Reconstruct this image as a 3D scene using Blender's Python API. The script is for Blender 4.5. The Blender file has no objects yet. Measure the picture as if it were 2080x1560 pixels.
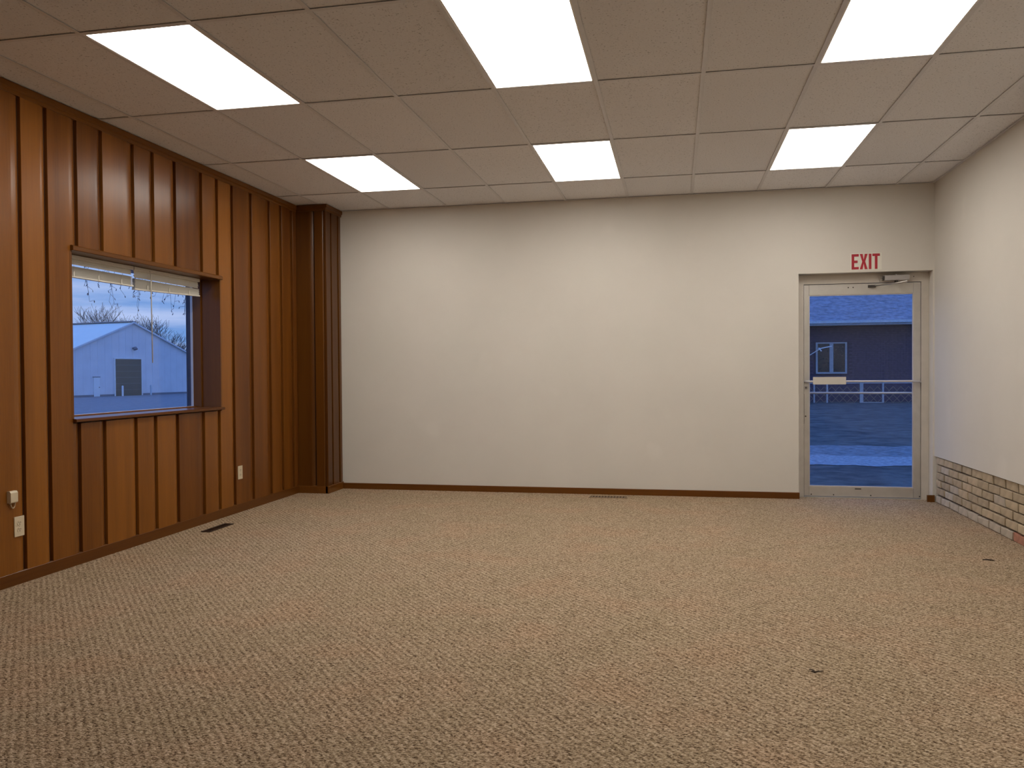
import bpy, bmesh, math, random
from mathutils import Vector, Matrix, Euler

random.seed(7)
S = bpy.context.scene
COL = S.collection

# ------------------------------------------------------------------ camera
cam_data = bpy.data.cameras.new('camera')
cam_data.sensor_width = 36.0
cam_data.sensor_fit = 'HORIZONTAL'
cam_data.lens = 36.0 * 1646.0 / 2080.0
cam_data.clip_start = 0.05
cam_data.clip_end = 1000
cam = bpy.data.objects.new('camera', cam_data)
COL.objects.link(cam)
_R = Vector((0.98037723, 0.19700675, -0.00698776))
_U = Vector((0.00375829, 0.01676179, 0.99985245))
_F = Vector((-0.19709481, 0.98025883, -0.01569247))
cam.matrix_world = Matrix(((_R.x, _U.x, -_F.x, 0.0),
                           (_R.y, _U.y, -_F.y, 0.0),
                           (_R.z, _U.z, -_F.z, 1.2184),
                           (0, 0, 0, 1)))
S.camera = cam

# ------------------------------------------------------------------ exposure
S.view_settings.view_transform = 'Standard'
S.view_settings.look = 'None'
S.view_settings.exposure = 0.0
S.view_settings.gamma = 1.0
S.view_settings.use_curve_mapping = False
LIGHT_STRENGTH = 10.0
LIGHT_COLOUR = (1.0, 0.955, 0.89)

# ------------------------------------------------------------------ sky (dusk, layered cloud)
W = bpy.data.worlds.new('dusk_sky')
S.world = W
W.use_nodes = True
nt = W.node_tree
nt.nodes.clear()
w_out = nt.nodes.new('ShaderNodeOutputWorld')
w_bg = nt.nodes.new('ShaderNodeBackground')
w_tc = nt.nodes.new('ShaderNodeTexCoord')
w_map = nt.nodes.new('ShaderNodeMapping')
w_map.inputs['Scale'].default_value = (1.6, 1.6, 16.0)
w_n = nt.nodes.new('ShaderNodeTexNoise')
w_n.inputs['Scale'].default_value = 2.2
w_n.inputs['Detail'].default_value = 6
w_n.inputs['Roughness'].default_value = 0.55
w_r = nt.nodes.new('ShaderNodeValToRGB')
w_r.color_ramp.elements[0].position = 0.42
w_r.color_ramp.elements[0].color = (0.20, 0.385, 0.80, 1)
w_r.color_ramp.elements[1].position = 0.66
w_r.color_ramp.elements[1].color = (0.52, 0.64, 0.98, 1)
nt.links.new(w_tc.outputs['Generated'], w_map.inputs['Vector'])
nt.links.new(w_map.outputs['Vector'], w_n.inputs['Vector'])
nt.links.new(w_n.outputs['Fac'], w_r.inputs['Fac'])
# the dome deepens to a fuller blue overhead
w_sep = nt.nodes.new('ShaderNodeSeparateXYZ')
w_z = nt.nodes.new('ShaderNodeMapRange')
w_z.inputs['From Min'].default_value = 0.10
w_z.inputs['From Max'].default_value = 0.75
w_mix = nt.nodes.new('ShaderNodeMix')
w_mix.data_type = 'RGBA'
w_mix.inputs['B'].default_value = (0.20, 0.46, 1.35, 1)
nt.links.new(w_tc.outputs['Generated'], w_sep.inputs['Vector'])
nt.links.new(w_sep.outputs['Z'], w_z.inputs['Value'])
nt.links.new(w_z.outputs['Result'], w_mix.inputs['Factor'])
nt.links.new(w_r.outputs['Color'], w_mix.inputs['A'])
nt.links.new(w_mix.outputs['Result'], w_bg.inputs['Color'])
w_bg.inputs['Strength'].default_value = 1.0
nt.links.new(w_bg.outputs['Background'], w_out.inputs['Surface'])

# ------------------------------------------------------------------ room measures (metres)
XL, XR, YB, YR = -3.766, 2.3163, 7.989, -2.56
ZC = 2.9015
X0, CW = -3.4923, 0.6096
YA, RD = 7.195, 1.2192
WY0, WY1, WZ0, WZ1 = 4.49, 6.205, 0.925, 2.015      # window opening
DX0, DX1, DZ1 = 1.14, 2.302, 2.112                  # door opening
CX, CY = -3.4214, 7.6132                            # corner column
PI = math.pi


# ------------------------------------------------------------------ materials
MATS = {}


def new_mat(name):
    m = bpy.data.materials.new(name)
    m.use_nodes = True
    t = m.node_tree
    b = t.nodes['Principled BSDF']
    MATS[name] = m
    return m, t, b


def N(t, kind, **kw):
    n = t.nodes.new(kind)
    for k, v in kw.items():
        if k in n.inputs:
            n.inputs[k].default_value = v
        else:
            setattr(n, k, v)
    return n


def ramp(t, stops):
    r = t.nodes.new('ShaderNodeValToRGB')
    e = r.color_ramp.elements
    while len(e) < len(stops):
        e.new(0.5)
    for el, (p, c) in zip(e, stops):
        el.position = p
        el.color = (*c, 1)
    return r


def scale(c, k):
    return tuple(v * k for v in c)


def simple(name, col, rough=0.5, metal=0.0, var=0.12, nscale=12.0, bump=0.0, bscale=80.0, spec=0.5, randtint=0.0):
    """plain painted / metal / plastic surface with a faint procedural mottling"""
    m, t, b = new_mat(name)
    tc = N(t, 'ShaderNodeTexCoord')
    n = N(t, 'ShaderNodeTexNoise', Scale=nscale, Detail=4.0)
    t.links.new(tc.outputs['Object'], n.inputs['Vector'])
    r = ramp(t, [(0.3, scale(col, 1 - var)), (0.7, scale(col, 1 + var))])
    t.links.new(n.outputs['Fac'], r.inputs['Fac'])
    src = r.outputs['Color']
    if randtint:
        oi = N(t, 'ShaderNodeObjectInfo')
        mr = N(t, 'ShaderNodeMapRange')
        mr.inputs['To Min'].default_value = 1 - randtint
        mr.inputs['To Max'].default_value = 1 + randtint
        t.links.new(oi.outputs['Random'], mr.inputs['Value'])
        mx = N(t, 'ShaderNodeMix', data_type='RGBA', blend_type='MULTIPLY')
        mx.inputs['Factor'].default_value = 1.0
        t.links.new(src, mx.inputs['A'])
        t.links.new(mr.outputs['Result'], mx.inputs['B'])
        src = mx.outputs['Result']
    t.links.new(src, b.inputs['Base Color'])
    b.inputs['Roughness'].default_value = rough
    b.inputs['Metallic'].default_value = metal
    b.inputs['Specular IOR Level'].default_value = spec
    if bump:
        n2 = N(t, 'ShaderNodeTexNoise', Scale=bscale, Detail=3.0)
        t.links.new(tc.outputs['Object'], n2.inputs['Vector'])
        bp = N(t, 'ShaderNodeBump', Strength=bump, Distance=0.002)
        t.links.new(n2.outputs['Fac'], bp.inputs['Height'])
        t.links.new(bp.outputs['Normal'], b.inputs['Normal'])
    return m


def wood(name, dark, light, axis='z', rough=0.28):
    m, t, b = new_mat(name)
    tc = N(t, 'ShaderNodeTexCoord')
    oi = N(t, 'ShaderNodeObjectInfo')
    sc = {'z': (1, 1, 0.05), 'y': (1, 0.05, 1), 'x': (0.05, 1, 1)}[axis]
    mp = N(t, 'ShaderNodeMapping')
    mp.inputs['Scale'].default_value = sc
    t.links.new(tc.outputs['Object'], mp.inputs['Vector'])
    off = N(t, 'ShaderNodeVectorMath', operation='ADD')
    mul = N(t, 'ShaderNodeMath', operation='MULTIPLY')
    mul.inputs[1].default_value = 37.0
    t.links.new(oi.outputs['Random'], mul.inputs[0])
    t.links.new(mp.outputs['Vector'], off.inputs[0])
    t.links.new(mul.outputs[0], off.inputs[1])
    broad = N(t, 'ShaderNodeTexNoise', Scale=9.0, Detail=3.0)
    fine = N(t, 'ShaderNodeTexNoise', Scale=95.0, Detail=4.0, Roughness=0.6)
    t.links.new(off.outputs[0], broad.inputs['Vector'])
    t.links.new(off.outputs[0], fine.inputs['Vector'])
    # board to board tint + broad figure + fine grain
    a1 = N(t, 'ShaderNodeMath', operation='MULTIPLY_ADD')
    a1.inputs[1].default_value = 0.42
    a1.inputs[2].default_value = -0.10
    t.links.new(oi.outputs['Random'], a1.inputs[0])
    a2 = N(t, 'ShaderNodeMath', operation='MULTIPLY_ADD')
    a2.inputs[1].default_value = 0.55
    t.links.new(broad.outputs['Fac'], a2.inputs[0])
    t.links.new(a1.outputs[0], a2.inputs[2])
    a3 = N(t, 'ShaderNodeMath', operation='MULTIPLY_ADD')
    a3.inputs[1].default_value = 0.28
    t.links.new(fine.outputs['Fac'], a3.inputs[0])
    t.links.new(a2.outputs[0], a3.inputs[2])
    mid = tuple((p + q) / 2 for p, q in zip(dark, light))
    r = ramp(t, [(0.15, dark), (0.5, mid), (0.85, light)])
    t.links.new(a3.outputs[0], r.inputs['Fac'])
    t.links.new(r.outputs['Color'], b.inputs['Base Color'])
    b.inputs['Roughness'].default_value = rough
    b.inputs['Specular IOR Level'].default_value = 0.30
    bp = N(t, 'ShaderNodeBump', Strength=0.12, Distance=0.0015)
    t.links.new(fine.outputs['Fac'], bp.inputs['Height'])
    t.links.new(bp.outputs['Normal'], b.inputs['Normal'])
    return m


def wall_paint(name, col):
    m, t, b = new_mat(name)
    tc = N(t, 'ShaderNodeTexCoord')
    n = N(t, 'ShaderNodeTexNoise', Scale=1.3, Detail=5.0, Roughness=0.6)
    t.links.new(tc.outputs['Object'], n.inputs['Vector'])
    r = ramp(t, [(0.25, scale(col, 0.96)), (0.75, scale(col, 1.03))])
    t.links.new(n.outputs['Fac'], r.inputs['Fac'])
    # faint pale patches where the paint has been touched up
    n3 = N(t, 'ShaderNodeTexNoise', Scale=2.4, Detail=2.0)
    t.links.new(tc.outputs['Object'], n3.inputs['Vector'])
    r3 = ramp(t, [(0.66, (0, 0, 0)), (0.76, (0.025, 0.025, 0.025))])
    t.links.new(n3.outputs['Fac'], r3.inputs['Fac'])
    mx = N(t, 'ShaderNodeMix', data_type='RGBA', blend_type='ADD')
    mx.inputs['Factor'].default_value = 1.0
    t.links.new(r.outputs['Color'], mx.inputs['A'])
    t.links.new(r3.outputs['Color'], mx.inputs['B'])
    t.links.new(mx.outputs['Result'], b.inputs['Base Color'])
    b.inputs['Roughness'].default_value = 0.62
    b.inputs['Specular IOR Level'].default_value = 0.3
    n2 = N(t, 'ShaderNodeTexNoise', Scale=140.0, Detail=3.0)
    t.links.new(tc.outputs['Object'], n2.inputs['Vector'])
    bp = N(t, 'ShaderNodeBump', Strength=0.10, Distance=0.002)
    t.links.new(n2.outputs['Fac'], bp.inputs['Height'])
    t.links.new(bp.outputs['Normal'], b.inputs['Normal'])
    return m


def carpet(name):
    m, t, b = new_mat(name)
    tc = N(t, 'ShaderNodeTexCoord')
    mp = N(t, 'ShaderNodeMapping')
    mp.inputs['Rotation'].default_value = (0, 0, math.radians(28))
    mp.inputs['Scale'].default_value = (120.0, 190.0, 120.0)
    t.links.new(tc.outputs['Object'], mp.inputs['Vector'])
    # loops of yarn in slanting rows
    v = N(t, 'ShaderNodeTexVoronoi', Scale=1.0)
    t.links.new(mp.outputs['Vector'], v.inputs['Vector'])
    n = N(t, 'ShaderNodeTexNoise', Scale=0.9, Detail=4.0, Roughness=0.75)
    t.links.new(mp.outputs['Vector'], n.inputs['Vector'])
    sep = N(t, 'ShaderNodeSeparateColor')
    t.links.new(v.outputs['Color'], sep.inputs['Color'])
    mixf = N(t, 'ShaderNodeMath', operation='MULTIPLY_ADD')
    mixf.inputs[1].default_value = 0.30
    t.links.new(sep.outputs['Red'], mixf.inputs[0])
    t.links.new(n.outputs['Fac'], mixf.inputs[2])
    # slanting ribs of the weave
    mp2 = N(t, 'ShaderNodeMapping')
    mp2.inputs['Rotation'].default_value = (0, 0, math.radians(-42))
    t.links.new(tc.outputs['Object'], mp2.inputs['Vector'])
    wv = N(t, 'ShaderNodeTexWave', Scale=11.0, Distortion=2.5, Detail=2.0)
    wv.inputs['Detail Scale'].default_value = 2.0
    t.links.new(mp2.outputs['Vector'], wv.inputs['Vector'])
    rib = N(t, 'ShaderNodeMath', operation='MULTIPLY_ADD')
    rib.inputs[1].default_value = 0.085
    t.links.new(wv.outputs['Fac'], rib.inputs[0])
    t.links.new(mixf.outputs[0], rib.inputs[2])
    # yarn colours: tan with brown and dark flecks
    r = ramp(t, [(0.49, (0.060, 0.034, 0.017)), (0.61, (0.235, 0.163, 0.098)), (0.75, (0.395, 0.293, 0.190)), (0.92, (0.60, 0.47, 0.34))])
    t.links.new(rib.outputs[0], r.inputs['Fac'])
    big = N(t, 'ShaderNodeTexNoise', Scale=2.2, Detail=3.0)
    t.links.new(tc.outputs['Object'], big.inputs['Vector'])
    rb = ramp(t, [(0.35, (0.96, 0.97, 0.95)), (0.5, (1.0, 1.0, 1.0)), (0.66, (1.04, 0.98, 0.96))])
    t.links.new(big.outputs['Fac'], rb.inputs['Fac'])
    mx = N(t, 'ShaderNodeMix', data_type='RGBA', blend_type='MULTIPLY')
    mx.inputs['Factor'].default_value = 1.0
    t.links.new(r.outputs['Color'], mx.inputs['A'])
    t.links.new(rb.outputs['Color'], mx.inputs['B'])
    t.links.new(mx.outputs['Result'], b.inputs['Base Color'])
    b.inputs['Roughness'].default_value = 0.95
    b.inputs['Specular IOR Level'].default_value = 0.1
    inv = N(t, 'ShaderNodeMath', operation='SUBTRACT')
    inv.inputs[0].default_value = 1.0
    t.links.new(v.outputs['Distance'], inv.inputs[1])
    bp = N(t, 'ShaderNodeBump', Strength=0.6, Distance=0.004)
    t.links.new(inv.outputs[0], bp.inputs['Height'])
    t.links.new(bp.outputs['Normal'], b.inputs['Normal'])
    return m


def tile_mat(name, col):
    m, t, b = new_mat(name)
    tc = N(t, 'ShaderNodeTexCoord')
    oi = N(t, 'ShaderNodeObjectInfo')
    off = N(t, 'ShaderNodeVectorMath', operation='ADD')
    mul = N(t, 'ShaderNodeMath', operation='MULTIPLY')
    mul.inputs[1].default_value = 53.0
    t.links.new(oi.outputs['Random'], mul.inputs[0])
    t.links.new(tc.outputs['Object'], off.inputs[0])
    t.links.new(mul.outputs[0], off.inputs[1])
    n = N(t, 'ShaderNodeTexNoise', Scale=95.0, Detail=2.0, Roughness=0.5)
    t.links.new(off.outputs[0], n.inputs['Vector'])
    r = ramp(t, [(0.28, scale(col, 0.45)), (0.36, col), (0.7, scale(col, 1.05))])
    t.links.new(n.outputs['Fac'], r.inputs['Fac'])
    mr = N(t, 'ShaderNodeMapRange')
    mr.inputs['To Min'].default_value = 0.96
    mr.inputs['To Max'].default_value = 1.04
    t.links.new(oi.outputs['Random'], mr.inputs['Value'])
    mx = N(t, 'ShaderNodeMix', data_type='RGBA', blend_type='MULTIPLY')
    mx.inputs['Factor'].default_value = 1.0
    t.links.new(r.outputs['Color'], mx.inputs['A'])
    t.links.new(mr.outputs['Result'], mx.inputs['B'])
    t.links.new(mx.outputs['Result'], b.inputs['Base Color'])
    b.inputs['Roughness'].default_value = 0.9
    b.inputs['Specular IOR Level'].default_value = 0.15
    bp = N(t, 'ShaderNodeBump', Strength=0.25, Distance=0.002)
    t.links.new(n.outputs['Fac'], bp.inputs['Height'])
    t.links.new(bp.outputs['Normal'], b.inputs['Normal'])
    return m


def glass_mat(name, tint, refl=0.06):
    m = bpy.data.materials.new(name)
    m.use_nodes = True
    t = m.node_tree
    t.nodes.clear()
    o = N(t, 'ShaderNodeOutputMaterial')
    tr = N(t, 'ShaderNodeBsdfTransparent')
    tr.inputs['Color'].default_value = (*tint, 1)
    gl = N(t, 'ShaderNodeBsdfGlossy')
    gl.inputs['Roughness'].default_value = 0.02
    # faint film of dust on the pane
    tc = N(t, 'ShaderNodeTexCoord')
    n = N(t, 'ShaderNodeTexNoise', Scale=4.0, Detail=4.0)
    t.links.new(tc.outputs['Object'], n.inputs['Vector'])
    mr = N(t, 'ShaderNodeMapRange')
    mr.inputs['To Min'].default_value = refl * 0.8
    mr.inputs['To Max'].default_value = refl * 1.2
    t.links.new(n.outputs['Fac'], mr.inputs['Value'])
    mix = N(t, 'ShaderNodeMixShader')
    t.links.new(mr.outputs['Result'], mix.inputs['Fac'])
    t.links.new(tr.outputs[0], mix.inputs[1])
    t.links.new(gl.outputs[0], mix.inputs[2])
    t.links.new(mix.outputs[0], o.inputs['Surface'])
    MATS[name] = m
    return m


def lamp_mat(name, col, strength):
    m, t, b = new_mat(name)
    b.inputs['Base Color'].default_value = (0.9, 0.9, 0.88, 1)
    b.inputs['Roughness'].default_value = 0.4
    b.inputs['Emission Color'].default_value = (*col, 1)
    # the tubes behind the prismatic lens: brighter along the middle, dimmer at the ends
    tc = N(t, 'ShaderNodeTexCoord')
    n = N(t, 'ShaderNodeTexNoise', Scale=3.0, Detail=1.0)
    t.links.new(tc.outputs['Object'], n.inputs['Vector'])
    mr = N(t, 'ShaderNodeMapRange')
    mr.inputs['To Min'].default_value = strength * 0.95
    mr.inputs['To Max'].default_value = strength * 1.05
    t.links.new(n.outputs['Fac'], mr.inputs['Value'])
    t.links.new(mr.outputs['Result'], b.inputs['Emission Strength'])
    return m


def ground_mat(name, c1, c2, nscale, c3=None):
    m, t, b = new_mat(name)
    tc = N(t, 'ShaderNodeTexCoord')
    n = N(t, 'ShaderNodeTexNoise', Scale=nscale, Detail=6.0, Roughness=0.65)
    t.links.new(tc.outputs['Object'], n.inputs['Vector'])
    r = ramp(t, [(0.35, c1), (0.65, c2)])
    t.links.new(n.outputs['Fac'], r.inputs['Fac'])
    t.links.new(r.outputs['Color'], b.inputs['Base Color'])
    b.inputs['Roughness'].default_value = 0.95
    b.inputs['Specular IOR Level'].default_value = 0.1
    bp = N(t, 'ShaderNodeBump', Strength=0.5, Distance=0.03)
    t.links.new(n.outputs['Fac'], bp.inputs['Height'])
    t.links.new(bp.outputs['Normal'], b.inputs['Normal'])
    return m


WOOD_D, WOOD_L = (0.090, 0.025, 0.004), (0.285, 0.102, 0.013)
wood('panel_wood', WOOD_D, WOOD_L, 'z')
wood('trim_wood_y', scale(WOOD_D, 0.75), scale(WOOD_L, 0.68), 'y')
wood('trim_wood_x', scale(WOOD_D, 0.75), scale(WOOD_L, 0.68), 'x')
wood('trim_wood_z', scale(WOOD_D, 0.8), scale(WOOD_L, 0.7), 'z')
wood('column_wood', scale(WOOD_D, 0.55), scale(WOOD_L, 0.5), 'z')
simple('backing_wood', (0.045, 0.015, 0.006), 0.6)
wall_paint('wall_paint', (0.67, 0.63, 0.565))
carpet('carpet')
tile_mat('ceiling_tile', (0.77, 0.765, 0.78))
simple('tee_paint', (0.66, 0.65, 0.66), 0.45, var=0.03)
simple('plenum', (0.25, 0.23, 0.21), 0.9)
lamp_mat('lamp_lens', LIGHT_COLOUR, LIGHT_STRENGTH)
simple('lamp_frame', (0.78, 0.75, 0.70), 0.4, var=0.03)
glass_mat('window_glass', (0.93, 0.95, 0.97), 0.035)
glass_mat('door_glass', (0.93, 0.95, 0.97), 0.03)
simple('aluminium', (0.60, 0.57, 0.52), 0.38, metal=0.55, var=0.05, bump=0.05)
simple('frame_paint', (0.56, 0.51, 0.44), 0.5, var=0.04)
simple('closer_metal', (0.40, 0.37, 0.35), 0.4, metal=0.2, var=0.06)
simple('steel', (0.55, 0.53, 0.50), 0.3, metal=0.8, var=0.06)
simple('dark_metal', (0.06, 0.05, 0.045), 0.45, metal=0.4)
simple('blind_white', (0.70, 0.66, 0.58), 0.45, var=0.03)
simple('dark_frame', (0.06, 0.06, 0.10), 0.4)
simple('pale_metal', (0.62, 0.60, 0.62), 0.35, metal=0.3, var=0.04)
simple('ivory_plastic', (0.62, 0.52, 0.36), 0.4, var=0.04)
simple('dark_hole', (0.02, 0.014, 0.008), 0.7)
simple('vent_brown', (0.030, 0.014, 0.007), 0.5)
simple('vent_tan', (0.25, 0.165, 0.10), 0.5)
simple('brick_face', (0.45, 0.355, 0.235), 0.85, var=0.16, nscale=14, bump=0.35, bscale=90, randtint=0.16)
simple('brick_pale', (0.47, 0.40, 0.31), 0.85, var=0.16, nscale=14, bump=0.35, bscale=90, randtint=0.12)
simple('brick_red', (0.42, 0.19, 0.12), 0.85, var=0.18, nscale=22, bump=0.5, bscale=60)
simple('mortar', (0.075, 0.045, 0.027), 0.95, var=0.2, nscale=40)
simple('plate_paint', (0.60, 0.56, 0.50), 0.45, var=0.03)
simple('sign_white', (0.74, 0.72, 0.63), 0.45, var=0.03)
simple('sign_red', (0.42, 0.022, 0.038), 0.4, var=0.06)
simple('leaf_brown', (0.045, 0.026, 0.014), 0.8)
simple('barn_siding', (0.74, 0.74, 0.76), 0.55, var=0.05, nscale=0.8)
simple('barn_roof', (0.90, 0.90, 0.78), 0.5, var=0.03, nscale=0.5)
simple('barn_trim', (0.80, 0.80, 0.80), 0.5)
simple('barn_door_dark', (0.125, 0.115, 0.085), 0.6, var=0.06, nscale=0.8)
simple('base_dark', (0.24, 0.24, 0.26), 0.9)
simple('white_paint', (0.82, 0.84, 0.84), 0.5, var=0.04)
simple('bark', (0.10, 0.085, 0.085), 0.95, var=0.2)
simple('twig_dark', (0.05, 0.055, 0.09), 0.95)
ground_mat('lawn', (0.045, 0.062, 0.068), (0.125, 0.150, 0.155), 2.6)
ground_mat('gravel', (0.20, 0.23, 0.27), (0.44, 0.49, 0.54), 14.0)
ground_mat('verge', (0.12, 0.145, 0.17), (0.27, 0.31, 0.35), 9.0)
ground_mat('asphalt', (0.22, 0.22, 0.23), (0.33, 0.32, 0.33), 3.0)
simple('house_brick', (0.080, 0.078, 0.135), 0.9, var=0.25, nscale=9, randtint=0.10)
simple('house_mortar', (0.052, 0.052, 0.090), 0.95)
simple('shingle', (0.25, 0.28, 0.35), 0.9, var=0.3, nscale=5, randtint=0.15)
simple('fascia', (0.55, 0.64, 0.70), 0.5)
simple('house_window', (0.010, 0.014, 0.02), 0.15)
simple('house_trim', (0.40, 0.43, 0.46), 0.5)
simple('lattice', (0.22, 0.21, 0.19), 0.8)


# ------------------------------------------------------------------ mesh builder
class MB:
    def __init__(self):
        self.v, self.f = [], []

    def add(self, vs, fs):
        o = len(self.v)
        self.v += [tuple(p) for p in vs]
        self.f += [tuple(i + o for i in f) for f in fs]
        return self

    def box(self, x0, x1, y0, y1, z0, z1):
        vs = [(x0, y0, z0), (x1, y0, z0), (x1, y1, z0), (x0, y1, z0), (x0, y0, z1), (x1, y0, z1), (x1, y1, z1), (x0, y1, z1)]
        return self.add(vs, [(0, 3, 2, 1), (4, 5, 6, 7), (0, 1, 5, 4), (1, 2, 6, 5), (2, 3, 7, 6), (3, 0, 4, 7)])

    def prism(self, poly, a, b, place):
        """poly: 2D points; place(u, v, w) -> xyz; extruded from w=a to w=b"""
        n = len(poly)
        vs = [place(u, v, a) for u, v in poly] + [place(u, v, b) for u, v in poly]
        fs = [tuple(range(n))[::-1], tuple(range(n, 2 * n))]
        fs += [(i, (i + 1) % n, n + (i + 1) % n, n + i) for i in range(n)]
        return self.add(vs, fs)

    def tube(self, pts, radii, n=6, caps=True):
        pts = [Vector(p) for p in pts]
        rings = []
        for i, p in enumerate(pts):
            d = (pts[min(i + 1, len(pts) - 1)] - pts[max(i - 1, 0)])
            if d.length < 1e-9:
                d = Vector((0, 0, 1))
            d.normalize()
            up = Vector((0, 0, 1)) if abs(d.z) < 0.9 else Vector((1, 0, 0))
            s = d.cross(up).normalized()
            u = s.cross(d)
            r = radii[i] if hasattr(radii, '__len__') else radii
            rings.append([p + r * (math.cos(2 * PI * k / n) * s + math.sin(2 * PI * k / n) * u) for k in range(n)])
        vs = [q for r in rings for q in r]
        fs = []
        for i in range(len(pts) - 1):
            for k in range(n):
                fs.append((i * n + k, i * n + (k + 1) % n, (i + 1) * n + (k + 1) % n, (i + 1) * n + k))
        if caps:
            fs.append(tuple(range(n))[::-1])
            fs.append(tuple(range((len(pts) - 1) * n, len(pts) * n)))
        return self.add(vs, fs)

    def build(self, name, mat, parent=None, origin=None, bevel=0.0, smooth=False):
        """coordinates are in the parent's frame; origin puts the object's own origin there"""
        o = Vector(origin) if origin is not None else Vector((0, 0, 0))
        me = bpy.data.meshes.new(name)
        me.from_pydata([tuple(Vector(p) - o) for p in self.v], [], self.f)
        bm = bmesh.new()
        bm.from_mesh(me)
        bmesh.ops.recalc_face_normals(bm, faces=bm.faces)
        if bevel:
            bmesh.ops.bevel(bm, geom=list(bm.edges), offset=bevel, segments=2, affect='EDGES', profile=0.7)
        bm.to_mesh(me)
        bm.free()
        if smooth:
            for p in me.polygons:
                p.use_smooth = True
        me.materials.append(MATS[mat])
        ob = bpy.data.objects.new(name, me)
        COL.objects.link(ob)
        ob.location = o
        if parent:
            ob.parent = parent
        return ob


def empty(name, loc=(0, 0, 0), rz=0.0, parent=None):
    e = bpy.data.objects.new(name, None)
    e.empty_display_size = 0.1
    COL.objects.link(e)
    e.location = loc
    e.rotation_euler = (0, 0, rz)
    if parent:
        e.parent = parent
    return e


def struct(o, label=None):
    o['kind'] = 'structure'
    if label:
        o['label'] = label
    return o


def tag(o, label, cat, group=None):
    o['label'] = label
    o['category'] = cat
    if group:
        o['group'] = group
    return o


def link_copy(src, parent, loc, rot=None):
    c = src.copy()
    COL.objects.link(c)
    c.parent = parent
    c.location = loc
    if rot is not None:
        c.rotation_euler = rot
    return c


# ================================================================== ROOM SHELL
floor = MB().box(XL - 0.3, XR + 0.1, YR - 0.1, YB + 0.19, -0.12, 0.0).build('floor', 'carpet')
struct(floor, 'tan and brown flecked loop carpet covering the whole room')

wall_back = MB()
wall_back.box(XL - 0.33, DX0, YB, YB + 0.2, 0, ZC + 0.1)
wall_back.box(DX0, DX1, YB, YB + 0.2, DZ1, ZC + 0.1)
wall_back.box(DX1, XR + 0.2, YB, YB + 0.2, 0, ZC + 0.1)
struct(wall_back.build('wall_back', 'wall_paint'), 'plain off-white painted wall at the far end')

struct(MB().box(XL - 0.33, XR + 0.2, YR - 0.2, YR, 0, ZC + 0.1).build('wall_rear', 'wall_paint'), 'plain painted wall behind the camera')

# right wall: drywall above, brick wainscot below
BR_TOP = 0.420
wall_right = struct(MB().box(XR, XR + 0.2, YR, YB, BR_TOP, ZC + 0.1).build('wall_right', 'wall_paint'),
                    'off-white painted wall above a low band of tan brick')
MB().box(XR + 0.034, XR + 0.2, YR, YB, 0, BR_TOP).build('mortar_bed', 'mortar', wall_right)
rng = random.Random(3)
brick_mesh = []
for k in range(5):
    mb = MB()
    hy, hz = 0.1045, 0.0295
    r = random.Random(20 + k)
    vs = []
    for x in (0.0, 0.06):
        for (sy, sz) in ((-1, -1), (1, -1), (1, 1), (-1, 1)):
            j = 0.0025 if x == 0 else 0
            vs.append((x + r.uniform(-j, j), sy * hy + r.uniform(-j, j), sz * hz + r.uniform(-j, j)))
    mb.add(vs, [(0, 1, 2, 3), (7, 6, 5, 4), (0, 4, 5, 1), (1, 5, 6, 2), (2, 6, 7, 3), (3, 7, 4, 0)])
    b0 = mb.build('brick', 'brick_face', wall_right, bevel=0.005)
    brick_mesh.append(b0.data)
    bpy.data.objects.remove(b0)
courses = [0.3835, 0.3145, 0.2465, 0.178, 0.1075, 0.033]
PITCH = 0.2235
for ci, zc in enumerate(courses):
    y = 7.965 if ci % 2 == 0 else 7.83
    first = ci % 2 == 1
    while y > 0.3:
        if first:
            ln = 0.13
            yc = 7.965 - ln / 2
            first = False
            sc = ln / PITCH * 1.0
        else:
            yc = y - PITCH / 2
            y -= PITCH
            sc = 1.0
        me = rng.choice(brick_mesh)
        mname = 'brick_face'
        if ci == 5:
            mname = 'brick_red' if 5.75 < yc < 6.25 else 'brick_pale'
        elif rng.random() < 0.05:
            mname = 'brick_pale'
        o = bpy.data.objects.new('brick', me)
        COL.objects.link(o)
        o.parent = wall_right
        o.location = (XR + 0.008 + rng.uniform(-0.002, 0.004), yc, zc)
        o.scale = (1, sc * rng.uniform(0.985, 1.01), rng.uniform(0.95, 1.03) * (1.0 if ci < 5 else 0.98))
        o.rotation_euler = (rng.uniform(-0.008, 0.008), 0, rng.uniform(-0.012, 0.012))
        if mname != 'brick_face':
            o.material_slots[0].link = 'OBJECT'
            o.material_slots[0].material = MATS[mname]

# left wall: sheathing with a window hole, clad in coved vertical boards
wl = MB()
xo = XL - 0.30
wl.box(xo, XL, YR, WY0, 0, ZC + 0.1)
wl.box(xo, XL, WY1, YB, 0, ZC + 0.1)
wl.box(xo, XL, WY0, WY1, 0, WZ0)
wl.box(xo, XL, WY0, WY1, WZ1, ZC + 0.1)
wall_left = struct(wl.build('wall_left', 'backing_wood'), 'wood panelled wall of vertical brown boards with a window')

FACE, GR = 0.022, 0.016        # face height of a board above the sheathing, open groove width


def board_profile(w):
    """(s, d): s across the board, d out from the wall; sharp near edge, long cove at the far edge"""
    c0 = w * 0.70
    e = w - GR
    pts = [(0, 0), (0, FACE - 0.0015), (0.0015, FACE), (c0, FACE)]
    for k in range(1, 5):
        a = k / 4.0
        pts.append((c0 + (e - c0) * a, FACE - 0.014 * a * a))
    pts.append((e, 0))
    return pts


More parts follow.
